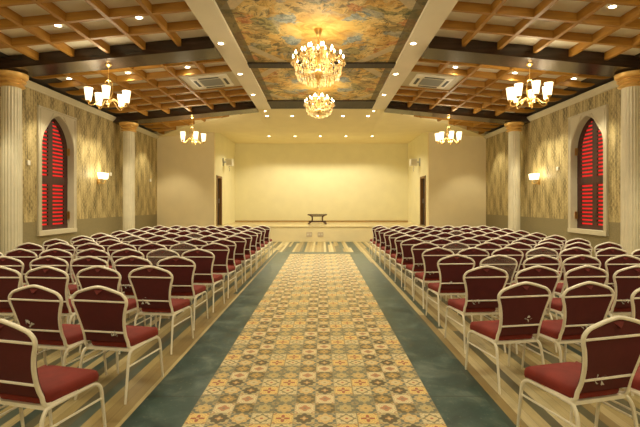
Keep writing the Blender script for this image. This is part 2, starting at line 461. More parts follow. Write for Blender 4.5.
def gothic_window(sg, name, label):
    root = empty(name, (sg * XW, WC + WOFF[sg], 0)); struct(root, label, 'window')
    X = lambda d: -sg * d            # d metres out from the wall into the hall
    half, OH = .655, (WY1 - WY0) / 2
    z0, zs, za = WZ0 + .11, 2.92, 3.79
    # gothic arch: arcs centred beyond the opposite jamb
    rise = za - zs; R = (half * half + rise * rise) / (2 * half)
    def wid(z, hw=half):
        if z <= zs: return hw
        return max(0, math.sqrt(max(R * R - (z - zs) ** 2, 0)) - (R - half) - (half - hw))
    n = 14
    right = [(half, z0)] + [(wid(zs + rise * sin(i / n * PI / 2)), zs + rise * sin(i / n * PI / 2)) for i in range(n)] + [(0, za)]
    P = [(-y, z) for (y, z) in right[:-1]] + list(reversed(right))
    def proj(p):
        y, z = p
        if z <= zs: return (math.copysign(OH, y), z)
        dy, dz = y, z - zs
        t = min(OH / abs(dy) if abs(dy) > 1e-6 else 1e9, (WZ1 - zs) / dz if dz > 1e-6 else 1e9)
        return (dy * t, zs + dz * t)
    Q = [proj(p) for p in P]
    m = MB(); front, back = .04, -.20
    def V(p, d): return (X(d), p[0], p[1])
    for i in range(len(P) - 1):
        a, b, c, d = P[i], P[i + 1], Q[i + 1], Q[i]
        m.add([V(a, front), V(b, front), V(c, front), V(d, front)], [(0, 1, 2, 3)])
        m.add([V(a, front), V(b, front), V(b, back), V(a, back)], [(0, 3, 2, 1)])
        m.add([V(d, front), V(c, front), V(c, 0), V(d, 0)], [(0, 1, 2, 3)])
        if min(c[1], d[1]) < WZ1 - 1e-6 and max(c[1], d[1]) > WZ1 - 1e-6:           # corner piece
            k = (math.copysign(OH, (c[0] + d[0])), WZ1)
            lo, hi_ = (d, c) if d[1] < c[1] else (c, d)
            m.add([V(d, front), V(c, front), V(k, front)], [(0, 1, 2)])
            m.add([V(lo, front), V(k, front), V(k, 0), V(lo, 0)], [(0, 1, 2, 3)])
            m.add([V(k, front), V(hi_, front), V(hi_, 0), V(k, 0)], [(0, 1, 2, 3)])
    xs = sorted((X(front + .02), X(back)))
    m.box(xs[0], xs[1], -OH, OH, WZ0, z0)
    m.build('surround', m_trimwhite, root)
    # raised bead around the arch and triangles in the spandrels
    t = MB(); t.tube([V((p[0] * 1.03, p[1] + (.015 if p[1] > zs else 0)), front) for p in P], .018, 6)
    for s in (-1, 1):
        tri = [(s * (OH - .08), WZ1 - .08), (s * .20, WZ1 - .08), (s * (OH - .08), zs + .20)]
        t.tube([V(p, front) for p in tri], .03, 6, True)
    for s in (-1, 1):
        t.tube([V((s * (OH - .025), WZ0), front), V((s * (OH - .025), WZ1 - .02), front)], .02, 6)
    t.tube([V((-OH, WZ1 - .025), front), V((OH, WZ1 - .025), front)], .02, 6)
    t.build('moulding', m_trimwhite, root, True)
    # louvred shutter: stiles, rails, slats
    f0, f1 = -.17, -.13; sx = sorted((X(f0), X(f1)))
    s_ = MB(); bw = .15
    for i in range(len(P) - 1):
        a, b = P[i], P[i + 1]
        def inn(p): 
            return (math.copysign(max(abs(p[0]) - bw, 0), p[0]), p[1] if abs(p[0]) > bw else p[1] - .10)
        c, d = inn(b), inn(a)
        s_.add([V(a, f1), V(b, f1), V(c, f1), V(d, f1)], [(0, 1, 2, 3)])
        s_.add([V(c, f1), V(d, f1), V(d, f0), V(c, f0)], [(0, 1, 2, 3)])
    s_.box(sx[0], sx[1], -.155, .02, z0, za - .06)
    ry = sorted((X(f0), X(f1 + .004)))
    for (q0, q1) in ((z0, z0 + .12), (2.09, 2.26)): s_.box(ry[0], ry[1], -half, half, q0, q1)
    s_.build('shutter_frame', m_shutter, root)
    sl = MB()
    for z in [z0 + .165 + .098 * i for i in range(11)] + [2.305 + .098 * i for i in range(14)]:
        if z < za - .2:
            wv = wid(z + .05) - .10
            if wv > .18:
                for s in (-1, 1):
                    y0, y1 = (-wv, -.15) if s < 0 else (.015, wv)
                    p = [(X(f0 + .003), y0, z), (X(f0 + .003), y1, z), (X(f1 - .003), y1, z - .004), (X(f1 - .003), y0, z - .004),
                         (X(f0 + .003), y0, z + .054), (X(f0 + .003), y1, z + .054), (X(f1 - .003), y1, z + .050), (X(f1 - .003), y0, z + .050)]
                    sl.hexa(p)
    sl.build('slats', m_shutter, root)
    px = sorted((X(-.26), X(-.24)))
    MB().box(px[0], px[1], -OH + .05, OH - .05, WZ0 + .05, WZ1 - .05).build('pane', m_redpane, root)
    for zz in (1.15, 2.85):
        hx = sorted((X(-.13), X(-.06)))
        MB().box(hx[0], hx[1], half - .022, half - .004, zz, zz + .2).build('hinge', m_brass, root)
gothic_window(-1, 'window_1', 'pointed arch window with red lit louvres in the left wall')
gothic_window(1, 'window_2', 'pointed arch window with red lit louvres in the right wall')

# ------------------------------------------------------------------ proscenium, stage
def flank(sg, name, label):
    x0, x1 = sorted((sg * XS, sg * (XW + .05)))
    struct(MB().box(x0, x1, YP, YP + .16, 0, 5.2).build(name, m_cream), label, 'wall')
flank(-1, 'wall_stage_left', 'plain tan wall left of the stage opening')
flank(1, 'wall_stage_right', 'plain tan wall right of the stage opening')
st = MB().box(-XS, XS, YP - .02, YB, .0, ZS - .03).build('stage', m_soffit)
struct(st, 'raised white stage platform across the front of the hall', 'stage')
M_ = Mat('stage_floor_tile', (.72, .62, .38), .16); x, y, z = M_.coord()
jn = ((x / .6).frac() - .5).abs().gt(.492).max(((y / .6).frac() - .5).abs().gt(.492))
M_.color(M_.mix(jn * .4, M_.ramp(M_.noise(M_.comb(x, y, z), 3, 4), [(.3, (.70, .60, .36)), (.7, (.76, .66, .42))]), (.4, .33, .18)))
MB().box(-XS, XS, YP - .05, YB, ZS - .03, ZS).build('stage_top', M_.m, st)
struct(MB().box(-XS - .3, XS + .3, YB, YB + .2, 0, 5.2).build('wall_back', m_stage), 'wide yellow cream back wall of the stage', 'wall')
DOORS = {-1: (17.72, 18.66), 1: (17.86, 18.84)}
ZD = 2.75
for sg, nm, lb in ((-1, 'wall_stage_side_left', 'cream side wall on the left of the stage'), (1, 'wall_stage_side_right', 'cream side wall on the right of the stage')):
    d0, d1 = DOORS[sg]; x0, x1 = sorted((sg * XS, sg * (XS + .16)))
    m = MB().box(x0, x1, YP + .16, d0, 0, 5.2).box(x0, x1, d1, YB, 0, 5.2).box(x0, x1, d0, d1, ZD, 5.2).box(x0, x1, d0, d1, 0, ZS - .03)
    x2, x3 = sorted((sg * XS, sg * (XS + .002)))
    struct(m.build(nm, m_stage), lb, 'wall')
    dr = empty('door_%d' % (1 if sg < 0 else 2), (sg * XS, (d0 + d1) / 2, ZS))
    struct(dr, 'dark doorway with wooden frame on the %s side of the stage' % ('left' if sg < 0 else 'right'), 'door')
    hw = (d1 - d0) / 2; hx = sorted((-sg * .03, sg * .16))
    f = MB().box(hx[0], hx[1], -hw, -hw + .09, 0, ZD - ZS).box(hx[0], hx[1], hw - .09, hw, 0, ZD - ZS).box(hx[0], hx[1], -hw, hw, ZD - ZS - .09, ZD - ZS)
    f.build('door_frame', m_doorwood, dr)
    lx = sorted((sg * .10, sg * .14))
    lf = MB().box(lx[0], lx[1], -hw + .09, hw - .09, 0.01, ZD - ZS - .09).build('door_leaf', m_doordark, dr)
    hx = sorted((sg * .05, sg * .11))
    MB().box(hx[0], hx[1], hw - .2, hw - .16, .95, 1.15).build('door_handle', m_steel, lf)
struct(MB().box(-XS, XS, YP + .16, YB, 4.63, 4.75).build('ceiling_stage', m_soffit), 'flat cream ceiling above the stage', 'ceiling')
struct(MB().box(-XS + .001, XS - .001, YB - .02, YB, ZS, ZS + .075).build('baseboard_back', m_board_trim), 'thin brown baseboard along the stage back wall', 'baseboard')

# plaster soffit swelling from the lattice down to the stage opening
KX = [0, 2.12, 2.22, 3.03, 4.31, 5.2, 5.9, 6.3, 6.74]
KY = [14.1, 14.1, 14.68, 14.85, 15.4, 15.95, 16.6, 17.0, 17.3]
def yu(x):
    x = abs(x)
    for i in range(len(KX) - 1):
        if x <= KX[i + 1]:
            t = (x - KX[i]) / (KX[i + 1] - KX[i]); return KY[i] + t * (KY[i + 1] - KY[i])
    return KY[-1]
def zu(x): return ZWB if abs(x) <= 2.121 else zl(x) - .006
def zlo(x): return min(4.49, zl(x) - .006)
def soffit_z(x, y):
    t = (y - yu(x)) / (YP - yu(x)); return zu(x) + (zlo(x) - zu(x)) * t
xs = sorted(set([round(-6.74 + i * 13.48 / 60, 4) for i in range(61)] + [-2.12, 2.12, -2.2, 2.2]))
m = MB(); ny = 8; vs = []
for xx in xs:
    for j in range(ny + 1):
        t = j / ny; yy = yu(xx) + (YP - yu(xx)) * t
        vs.append((xx, yy, zu(xx) + (zlo(xx) - zu(xx)) * t))
fs = []
for i in range(len(xs) - 1):
    for j in range(ny):
        a = i * (ny + 1) + j; fs.append((a, a + 1, a + ny + 2, a + ny + 1))
m.add(vs, fs)
# header down to the opening and upper rim
m.box(-XS, XS, YP, YP + .16, 4.49, 5.2)
for i in range(len(xs) - 1):
    a, b = xs[i], xs[i + 1]
    m.add([(a, yu(a), zu(a)), (b, yu(b), zu(b)), (b, yu(b), zu(b) + .2), (a, yu(a), zu(a) + .2)], [(0, 1, 2, 3)])
struct(m.build('ceiling_soffit', m_soffit, None, True), 'sloping cream plaster soffit above the stage opening', 'ceiling')

# ------------------------------------------------------------------ ceiling
def slope(m, x0, x1, y0, y1, f0, f1):
    m.hexa([(x0, y0, f0(x0)), (x1, y0, f0(x1)), (x1, y1, f0(x1)), (x0, y1, f0(x0)), (x0, y0, f1(x0)), (x1, y0, f1(x1)), (x1, y1, f1(x1)), (x0, y1, f1(x0))]); return m
X_IN, X_OUT = 1.68, 2.12
for sg, side in ((-1, 'left'), (1, 'right')):
    x0, x1 = sorted((sg * X_OUT, sg * (XW + .3)))
    struct(slope(MB(), x0, x1, YR, YP + .1, zc, lambda x: zc(x) + .1).build('ceiling_' + side, m_board), 'cream boards of the sloping %s half of the ceiling' % side, 'ceiling')
    x0, x1 = sorted((sg * X_IN, sg * X_OUT))
    struct(MB().box(x0, x1, YR, 14.1, ZWB, 5.05).build('ceiling_beam_' + side, m_beamwhite), 'long white ceiling beam along the %s edge of the painted panels' % side, 'beam')
    # dark board next to the wall
    x0, x1 = sorted((sg * 6.2, sg * XW))
    for k, (ya, yb) in enumerate(((3.7, 8.4), (9.0, 13.7), (14.3, 16.9))):
        o = slope(MB(), x0, x1, ya, yb, lambda x: zc(x) - .03, lambda x: zc(x) - .002).build('ceiling_edge_board', m_darktrim)
        struct(o, 'dark board strip where the %s ceiling meets the wall, %s bay' % (side, ('nearest', 'middle', 'far')[k]), 'trim')
    # lattice
    lat = empty('ceiling_lattice', (0, 0, 0)); struct(lat, 'ochre wooden grid of crossing ribs on the %s half of the ceiling' % side, 'ceiling')
    AC = (13.7 - .705 * 5, 13.7 - .705 * 3)
    ribs = [8.4 - .705 * k for k in range(1, 7)] + [13.7 - .705 * k for k in range(1, 7)] + [14.3 + .68 * k for k in range(1, 5)]
    for yy in ribs:
        xi = X_OUT
        if AC[0] + .01 < yy < AC[1] - .01: xi = X_OUT + 1.41
        prof = [(xi, zc(xi)), (xi, zl(xi)), (6.25, zl(6.25))]
        zt = zc(6.56); zb_ = zl(6.25)
        for i in range(1, 7):
            a = i / 6 * PI / 2; prof.append((6.25 + .31 * sin(a), zb_ + (zt - zb_) * (1 - cos(a))))
        MB().prism([(sg * q[0], q[1]) for q in prof], lambda p: (p[0], yy - .035, p[1]), lambda p: (p[0], yy + .035, p[1])).build('rib', m_rib, lat)
    for k in range(1, 6):
        xx = X_OUT + .705 * k - .012
        x0, x1 = sorted((sg * (xx - .033), sg * (xx + .033)))
        segs = [(3.7, 8.4), (9.0, 13.7), (14.3, 17.2)]
        if k == 1: segs = [(3.7, 8.4), (9.0, AC[0]), (AC[1], 13.7), (14.3, 17.2)]
        for (ya, yb) in segs:
            slope(MB(), x0, x1, ya, yb, lambda x: zl(x) - .004, zc).build('purlin', m_purlin, lat)
    # white infill panel around the air conditioner
    x0, x1 = sorted((sg * (X_OUT + .0), sg * (X_OUT + 1.37)))
    struct(slope(MB(), x0, x1, AC[0] + .036, AC[1] - .036, lambda x: zl(x) + .03, lambda x: zc(x) - .001).build('ceiling_panel', m_trimwhite), 'white square ceiling panel around the %s air conditioner' % side, 'ceiling')
    # main dark beams
    for k, (ya, yb) in enumerate(BEAMS):
        x0, x1 = sorted((sg * X_OUT, sg * XW))
        o = slope(MB(), x0, x1, ya, yb, zb, lambda x: zc(x) + .05).build('ceiling_crossbeam', m_darkwood)
        struct(o, 'dark glossy wooden cross beam, %s side, %s' % (side, ('overhead and out of view', 'nearest in view', 'closest to the stage')[k]), 'beam')

# painted panels and dark bands
PAN = [(2.1, 5.7), (5.98, 9.6), (9.9, 13.1)]
for k, (ya, yb) in enumerate(PAN):
    o = MB().box(-X_IN, X_IN, -(yb - ya) / 2, (yb - ya) / 2, 0, .05).build('ceiling_painting', m_fresco)
    o.location = (0, (ya + yb) / 2, ZWB + .06); o.rotation_euler = (0, 0, PI * (k % 2))
    struct(o, ('painted cloudscape panel overhead behind the camera', 'painted ceiling panel above the nearer crystal chandelier', 'painted ceiling panel above the farther crystal chandelier')[k], 'painting')
for (ya, yb) in ((1.8, 2.1), (5.7, 5.98), (9.6, 9.9), (13.1, 14.1)):
    o = MB().box(-X_IN, X_IN, ya, yb, ZWB + .02, ZWB + .2).build('ceiling_band', m_darktrim)
    struct(o, 'dark wooden band across the painted ceiling at %.0f metres' % ya, 'beam')
struct(MB().box(-X_IN, X_IN, YR, 14.2, ZWB + .2, ZWB + .3).build('ceiling_middle', m_board), 'ceiling above the painted panels', 'ceiling')

# cornices
for sg, side in ((-1, 'left'), (1, 'right')):
    for k, (ya, yb) in enumerate(((YR, 3.1), (3.7, 8.4), (9.0, 13.7), (14.3, YP))):
        prof = [(0, 4.22), (.03, 4.22), (.045, 4.25), (.07, 4.27), (.10, 4.31), (.115, 4.33), (.115, 4.36), (0, 4.36)]
        o = MB().prism([(sg * (XW - d), z) for d, z in prof], lambda p: (p[0], ya, p[1]), lambda p: (p[0], yb, p[1])).build('trim_cornice', m_trimwhite)
        struct(o, 'white plaster cornice along the %s wall, %s bay' % (side, ('rear', 'near', 'middle', 'far')[k]), 'cornice')

# ------------------------------------------------------------------ columns
def column(sg, y, label):
    root = empty('column', (sg * 6.36, y, 0)); struct(root, label, 'column')
    R = .185; nf = 20; per = 6
    def fl(k):
        t = (k % per) / per
        return 1.0 if t < .2 else 1 - .075 * sin((t - .2) / .8 * PI)
    MB().lathe([(R, .34), (R, 2.2), (R * .95, 3.93)], nf * per, (0, 0, 0), fl).build('shaft', m_column, root, True)
    MB().lathe([(R + .09, 0), (R + .09, .12), (R + .06, .13), (R + .085, .19), (R + .06, .24), (R + .02, .26), (R + .045, .30), (R + .01, .34)], 32).build('base', m_column, root, True)
    cap = [(R * .97, 3.93), (R + .035, 3.94), (R + .055, 3.965), (R + .035, 3.99), (R + .0, 3.995), (R + .0, 4.02), (R + .055, 4.035), (R + .075, 4.06), (R + .055, 4.085), (R + .02, 4.09)]
    ztop = zb(6.36)
    cap += [(R + .02, 4.11), (R + .09, 4.125), (R + .11, 4.16), (R + .11, ztop - .01), (R + .05, ztop)]
    MB().lathe(cap, 32).build('capital', m_gold, root, True)
column(-1, 8.7, 'white fluted column with gold capital, nearest on the left wall')
column(1, 8.7, 'white fluted column with gold capital, nearest on the right wall')
column(-1, 14.0, 'white fluted column with gold capital, far end of left wall')
column(1, 14.0, 'white fluted column with gold capital, far end of right wall')

# ------------------------------------------------------------------ downlights
proto = {}
def downlight(x, y, z, label, group, tilt=0, r=.052):
    if 'd' not in proto:
        d = empty('ceiling_downlight')
        MB().lathe([(r, -.006), (r, -.012), (r + .018, -.012), (r + .024, 0)], 20, cap=False).build('ring', m_ring, d, True)
        MB().lathe([(r, -.010), (r, -.004)], 20).build('lens', m_lens, d)
        proto['d'] = d; o = d
    else: o = copy_tree(proto['d'])
    o.location = (x, y, z - .001); o.rotation_euler = (0, tilt, 0); o['label'] = label; o['category'] = 'ceiling light'; o['group'] = group
    return o
def nth(i): return ('first', 'second', 'third', 'fourth', 'fifth', 'sixth', 'seventh')[i]
ang = math.atan(SL)
LATR = [(11.94, 'mid row'), (6.64, 'row at photo top'), (7.34, 'row before near cross beam'), (10.0, 'row past near cross beam'), (12.65, 'row before far cross beam'), (16.0, 'row by stage soffit')]
LX = (3.16, 4.56, 5.95)
for sg, side in ((-1, 'left'), (1, 'right')):
    for ri, (yy, rl) in enumerate(LATR):
        for ci, xx in enumerate(LX):
            if ri in (0, 5) and ci < 2: continue
            if ri == 1 and (sg < 0): continue
            if ri == 2 and sg > 0: continue
            downlight(sg * xx, yy, zc(xx), 'downlight in %s lattice ceiling, %s, %s from middle' % (side, rl, nth(ci)), 'downlights in the lattice ceiling', -sg * -ang if sg < 0 else ang)
            if ci == 2: spot('wall_wash_lamp', (sg * (xx + .0), yy, zc(xx) - .05), P_WASH, 84, .45, .03)
            else: spot('lattice_lamp', (sg * xx, yy, zc(xx) - .05), P_LATTICE, 125, .7, .05)
    for yy in (4.5, 1.0):
        for xx in (3.16, 4.56): spot('lattice_lamp', (sg * xx, yy, 4.4), P_LATTICE, 125, .7, .05)
    for i, yy in enumerate((8.3, 10.25, 12.2)):
        xx = -1.97 if sg < 0 else 1.80
        downlight(xx, yy, ZWB, 'recessed downlight in the %s white beam, %s from the camera' % (side, nth(i)), 'downlights in the white beams', 0, )
        spot('beam_lamp', (xx, yy, ZWB - .04), P_BEAM, 125, .7, .05)
    xx = -1.90 if sg < 0 else 1.76
    downlight(xx, 14.3, soffit_z(xx, 14.3), 'small downlight at the %s corner of the soffit, below the white beam end' % side, 'downlights in the soffit').scale = (.7, .7, .7)
words = ('leftmost', 'second from left', 'middle', 'second from right', 'rightmost')
for i in range(5):
    xx = (-1.91, -1.03, -.13, .75, 1.63)[i]
    o = downlight(xx, 14.9, soffit_z(xx, 14.9), 'recessed downlight in the upper row above the stage, %s of five' % words[i], 'downlights in the soffit')
    o.rotation_euler = (math.atan2(4.49 - ZWB, YP - 14.1), 0, 0)
    spot('soffit_lamp', (xx, 14.9, 4.58), P_SOFFIT, 120, .7, .05)
    xx = (-2.38, -1.2, -.06, 1.11, 2.29)[i]
    downlight(xx, 19.2, 4.63, 'recessed downlight in the lower row over the stage, %s of five' % words[i], 'downlights over the stage')
    spot('stage_lamp', (xx, 19.2, 4.58), P_STAGE, 142, .25, .03)

# ------------------------------------------------------------------ crystal chandeliers
def chandelier(loc, s, label, power, seed):
    rnd = random.Random(seed)
    root = empty('crystal_chandelier', loc); root.scale = (s, s, s)
    tag(root, label, 'chandelier', 'crystal chandeliers')
    # local origin: ceiling point
    MB().lathe([(.02, 0), (.075, 0), (.08, -.02), (.055, -.07), (.035, -.12), (.012, -.13)], 18).build('canopy', m_brass, root, True)
    MB().lathe([(.012, -.12), (.012, -.26), (.03, -.28), (.04, -.32), (.02, -.36), (.018, -.45), (.055, -.50), (.065, -.56), (.03, -.62), (.02, -.70), (.05, -.76), (.085, -.82), (.07, -.88), (.03, -.92), (.02, -.97), (.028, -1.0), (.004, -1.03)], 16).build('stem', m_brass, root, True)
    cr = MB()
    def drop(p, L, wd):
        x, y, z = p
        cr.add([(x, y, z), (x + wd, y, z - L * .6), (x, y + wd, z - L * .6), (x - wd, y, z - L * .6), (x, y - wd, z - L * .6), (x, y, z - L)],
               [(0, 1, 2), (0, 2, 3), (0, 3, 4), (0, 4, 1), (5, 2, 1), (5, 3, 2), (5, 4, 3), (5, 1, 4)])
    def strand(a, b, sag, n):
        for i in range(n + 1):
            t = i / n; p = Vector(a).lerp(Vector(b), t); p.z -= sag * 4 * t * (1 - t)
            drop((p.x, p.y, p.z + .012), .026, .009)
    tiers = [(12, .46, -.52, -.76, 0), (8, .30, -.40, -.62, .25), (4, .16, -.33, -.50, .4)]
    for (n, R, zt, zr, ph) in tiers:
        tips = []
        for k in range(n):
            a = 2 * PI * (k + ph) / n; ca, sa = cos(a), sin(a)
            path = bez((.04 * ca, .04 * sa, zr), (R * .45 * ca, R * .45 * sa, zr - .14), (R * ca, R * sa, zr - .10), (R * ca, R * sa, zt - .07), 10)
            arm = MB().tube(path, .0075, 6)
            arm.lathe([(.012, zt - .075), (.038, zt - .06), (.040, zt - .05), (.012, zt - .05)], 10, (R * ca, R * sa, 0))
            arm = arm.build('arm', m_brass, root, True)
            MB().lathe([(.011, zt - .05), (.012, zt - .01)], 8, (R * ca, R * sa, 0)).build('candle_sleeve', m_white, arm)
            MB().lathe([(.007, zt - .012), (.016, zt + .010), (.019, zt + .022), (.012, zt + .042), (.003, zt + .066)], 8, (R * ca, R * sa, 0)).build('bulb', m_bulb, arm, True)
            tips.append((R * ca, R * sa, zt - .06))
            for j in range(6):
                b = 2 * PI * j / 6
                drop((R * ca + .04 * cos(b), R * sa + .04 * sin(b), zt - .06), rnd.uniform(.07, .11), .011)
        for k in range(n):
            strand(tips[k], tips[(k + 1) % n], .09, 8)
            strand(tips[k], (.05 * cos(k), .05 * sin(k), zt + .12), .05, 8)
    for (R, z0, n, L) in ((.42, -.74, 40, .11), (.38, -.84, 36, .11), (.29, -.91, 28, .10), (.18, -.95, 18, .10), (.08, -.99, 9, .08), (.22, -.60, 22, .09), (.33, -.66, 30, .10)):
        for k in range(n):
            a = 2 * PI * k / n; drop((R * cos(a), R * sin(a), z0 + rnd.uniform(-.01, .02)), L, .012)
    o = cr.build('crystal_drops', m_crystal, root); o['kind'] = 'stuff'
    point('chandelier_lamp', (loc[0], loc[1], loc[2] - .70 * s), power, .3 * s)
chandelier((-.06, 7.8, ZWB + .06), 1.0, 'large lit crystal chandelier under the nearer painted panel', P_CHAND, 1)
chandelier((-.06, 11.5, ZWB + .06), .84, 'smaller lit crystal chandelier hanging closer to the stage', P_CHAND * .7, 2)

# ------------------------------------------------------------------ pendant lamps under the cross beams
def shade_mb(c, h, r0, r1, n=14):
    return MB().lathe([(r0 * .6, -h * .04), (r0, 0), (r0 * 1.02 + (r1 - r0) * .5, h * .5), (r1, h), (r1 - .008, h), (r0 * .95, .02)], n, c)
def pendant(loc, n, ph, label, power, dz=-.10):
    root = empty('pendant_lamp', loc); tag(root, label, 'lamp', 'brass pendant lamps under the cross beams')
    MB().lathe([(.02, .006), (.06, .006), (.062, -.02), (.03, -.05), (.01, -.06)], 16).build('canopy', m_brass, root, True)
    MB().tube([(0, 0, -.05), (0, 0, -.36)], .009, 8).build('rod', m_brass, root, True)
    b = MB()
    for k in range(4):
        a = PI / 2 * k + .4; ca, sa = cos(a), sin(a)
        b.tube(smooth_path([(0, 0, -.34), (.05 * ca, .05 * sa, -.36), (.075 * ca, .075 * sa, -.44), (.07 * ca, .07 * sa, -.58), (.03 * ca, .03 * sa, -.70), (0, 0, -.74)], 4), .008, 6)
    b.lathe([(.02, -.70), (.05, -.73), (.055, -.77), (.03, -.81), (.014, -.83), (.02, -.85), (.003, -.88)], 14)
    b.build('body', m_brass, root, True)
    R = .365
    for k in range(n):
        a = 2 * PI * (k + ph) / n; ca, sa = cos(a), sin(a)
        path = bez((.04 * ca, .04 * sa, -.76), (.16 * ca, .16 * sa, -.60), (.22 * ca, .22 * sa, -.95), (R * ca, R * sa, -.82 + dz * .5), 9) + [Vector((R * ca, R * sa, -.72 + dz))]
        arm = MB().tube(path, .011, 7); arm.lathe([(.02, -.74 + dz), (.045, -.72 + dz), (.048, -.70 + dz), (.03, -.69 + dz)], 12, (R * ca, R * sa, 0))
        arm = arm.build('arm', m_brass, root, True)
        shade_mb((R * ca, R * sa, -.695 + dz), .25, .05, .082).build('shade', m_shade, arm, True)
    point('pendant_glow', (loc[0], loc[1], loc[2] - .30), power, .15)
    point('pendant_glow', (loc[0], loc[1], loc[2] - .95), power * .8, .15)
pendant((-4.37, 8.7, zb(4.37)), 5, .03, 'brass five shade pendant lamp hanging under the near cross beam, left side', P_PEND)
pendant((4.27, 8.7, zb(4.27)), 7, .10, 'brass seven shade pendant lamp hanging under the near cross beam, right side', P_PEND, -.02)
pendant((-4.27, 14.0, zb(4.27)), 5, .25, 'brass pendant lamp hanging near the stage, left side', P_PEND)
pendant((4.2, 14.0, zb(4.2)), 7, .2, 'brass pendant lamp hanging near the stage, right side', P_PEND)

# ------------------------------------------------------------------ wall sconces
def sconce(sg, y, z, label):
    root = empty('wall_sconce', (sg * XW, y, z)); tag(root, label, 'wall lamp', 'wall sconces')
    s = -sg
    MB().prism([(-.05, -.16), (.05, -.16), (.06, -.05), (.05, .06), (-.05, .06), (-.06, -.05)], lambda p: (0, p[0], p[1]), lambda p: (s * .025, p[0], p[1])).build('backplate', m_brass, root)
    for k in (-1, 1):
        yy = k * .125
        pth = bez((s * .02, 0, -.06), (s * .12, yy * .3, -.17), (s * .17, yy, -.17), (s * .16, yy, -.01), 9)
        arm = MB().tube(pth, .010, 7).build('arm', m_brass, root, True)
        shade_mb((s * .16, yy, 0), .18, .075, .10).build('shade', m_shade, arm, True)
    point('sconce_glow', (sg * (XW - .24), y, z + .26), P_SCONCE, .08)
    point('sconce_glow', (sg * (XW - .12), y - .3, z + .1), P_SCONCE * .5, .05)
sconce(-1, 12.8, 2.31, 'lit brass two shade wall lamp on the left wallpaper')
sconce(1, 13.15, 2.31, 'lit brass two shade wall lamp on the right wallpaper')

# ------------------------------------------------------------------ air conditioners
def aircon(sg, label):
    xm = X_OUT + .69
    yc = 13.7 - .705 * 4
    root = empty('ceiling_air_conditioner', (sg * xm, yc, zl(xm) + .030), (0, -ang if sg < 0 else ang, 0)); tag(root, label, 'air conditioner', 'ceiling air conditioners')
    h = .47
    m = MB().rings([[(a * q, b * q, z) for a, b in ((-h, -h), (h, -h), (h, h), (-h, h))] for q, z in ((1, 0), (1, -.02), (.95, -.04), (.60, -.045), (.585, -.03), (.55, -.03))])
    m.build('panel', m_white, root)
    for k in range(4):
        a = k * PI / 2; ca, sa = cos(a), sin(a)
        r = lambda x, y: (x * ca - y * sa, x * sa + y * ca)
        p = [r(-.25, .335), r(.25, .335), r(.25, .405), r(-.25, .405)]
        MB().hexa([(*q, -.0485) for q in p] + [(*q, -.043) for q in p]).build('louver', m_blackslot, root)
    gr = MB().box(-.26, .26, -.26, .26, -.046, -.028)
    for i in range(12):
        q = -.24 + i * .0436; gr.box(-.25, .25, q - .007, q + .007, -.052, -.045)
    gr.build('intake_grille', m_grey, root)
aircon(-1, 'white square ceiling air conditioner in the left lattice ceiling')
aircon(1, 'white square ceiling air conditioner in the right lattice ceiling')

# ------------------------------------------------------------------ stage props
t = empty('coffee_table', (-.19, 19.45, ZS)); tag(t, 'small dark wood coffee table with glass top, alone on the stage', 'table')
tw, td, th = .44, .25, .46
top = MB().box(-tw, tw, -td, td, th - .012, th).build('glass_top', m_glass, t)
fr = MB()
for yy in (-td + .02, td - .02): fr.box(-tw, tw, yy - .02, yy + .02, th - .055, th - .012)
for xx in (-tw + .02, tw - .02): fr.box(xx - .02, xx + .02, -td, td, th - .055, th - .012)
fr.build('top_frame', m_tablewood, t, bevel=.003)
sh = MB()
for yy in (-td + .06, td - .06): sh.box(-tw + .05, tw - .05, yy - .022, yy + .022, .09, .145)
sh.box(-.30, .30, -.16, .16, .135, .145)
for yy in (-.16, .16): sh.box(-.25, .25, yy - .02, yy + .02, .345, .385)
sh.build('lower_shelf', m_tablewood, t, bevel=.003)
for sx in (-1, 1):
    for sy in (-1, 1):
        l = MB().tube(smooth_path([(sx * (tw - .02), sy * (td - .03), 0), (sx * .30, sy * .18, .09), (sx * .24, sy * .16, .16), (sx * .235, sy * .16, .32), (sx * .30, sy * .18, .39), (sx * (tw - .04), sy * (td - .04), th - .03)], 4), .034, 8)
        l.build('leg', m_tablewood, t, True)
for k, xx in enumerate((-.50, -.04)):
    p = empty('socket_plate', (xx, YP - .02, .30)); tag(p, 'white square socket plate on the stage front, %s of two' % ('left', 'right')[k], 'socket', 'socket plates on the stage front')
    MB().box(-.115, .115, -.014, 0, -.10, .10).build('plate', m_plate, p, bevel=.003)
    for q in (-.055, .055): MB().box(q - .035, q + .035, -.018, -.012, -.035, .035).build('socket', m_board, p)

def wall_speaker(sg, y, label):
    root = empty('wall_speaker', (sg * XS, y, 3.42)); tag(root, label, 'speaker', 'speakers on the stage side walls'); s = -sg
    x0, x1 = sorted((0, s * .03)); MB().box(x0, x1, -.24, -.08, -.17, .17).build('wall_plate', m_steel, root)
    x0, x1 = sorted((s * .02, s * .14)); MB().box(x0, x1, -.18, -.14, -.03, .03).build('bracket_arm', m_steel, root)
    x0, x1 = sorted((s * .11, s * .42)); c = MB().box(x0, x1, -.17, .13, -.16, .16).build('cabinet', m_white, root, bevel=.015)
    x0, x1 = sorted((s * .15, s * .38)); MB().box(x0, x1, -.178, -.168, -.12, .12).build('front_grille', m_trimwhite, c)
    MB().tube(smooth_path([(s * .26, -.02, -.155), (s * .24, -.03, -.24), (s * .27, -.02, -.30), (s * .25, -.02, -.40)], 5), .012, 6).build('cable', m_steel, root, True)
wall_speaker(-1, 19.1, 'white box speaker on a bracket above the left stage door')
wall_speaker(1, 19.1, 'white box speaker on a bracket above the right stage door')
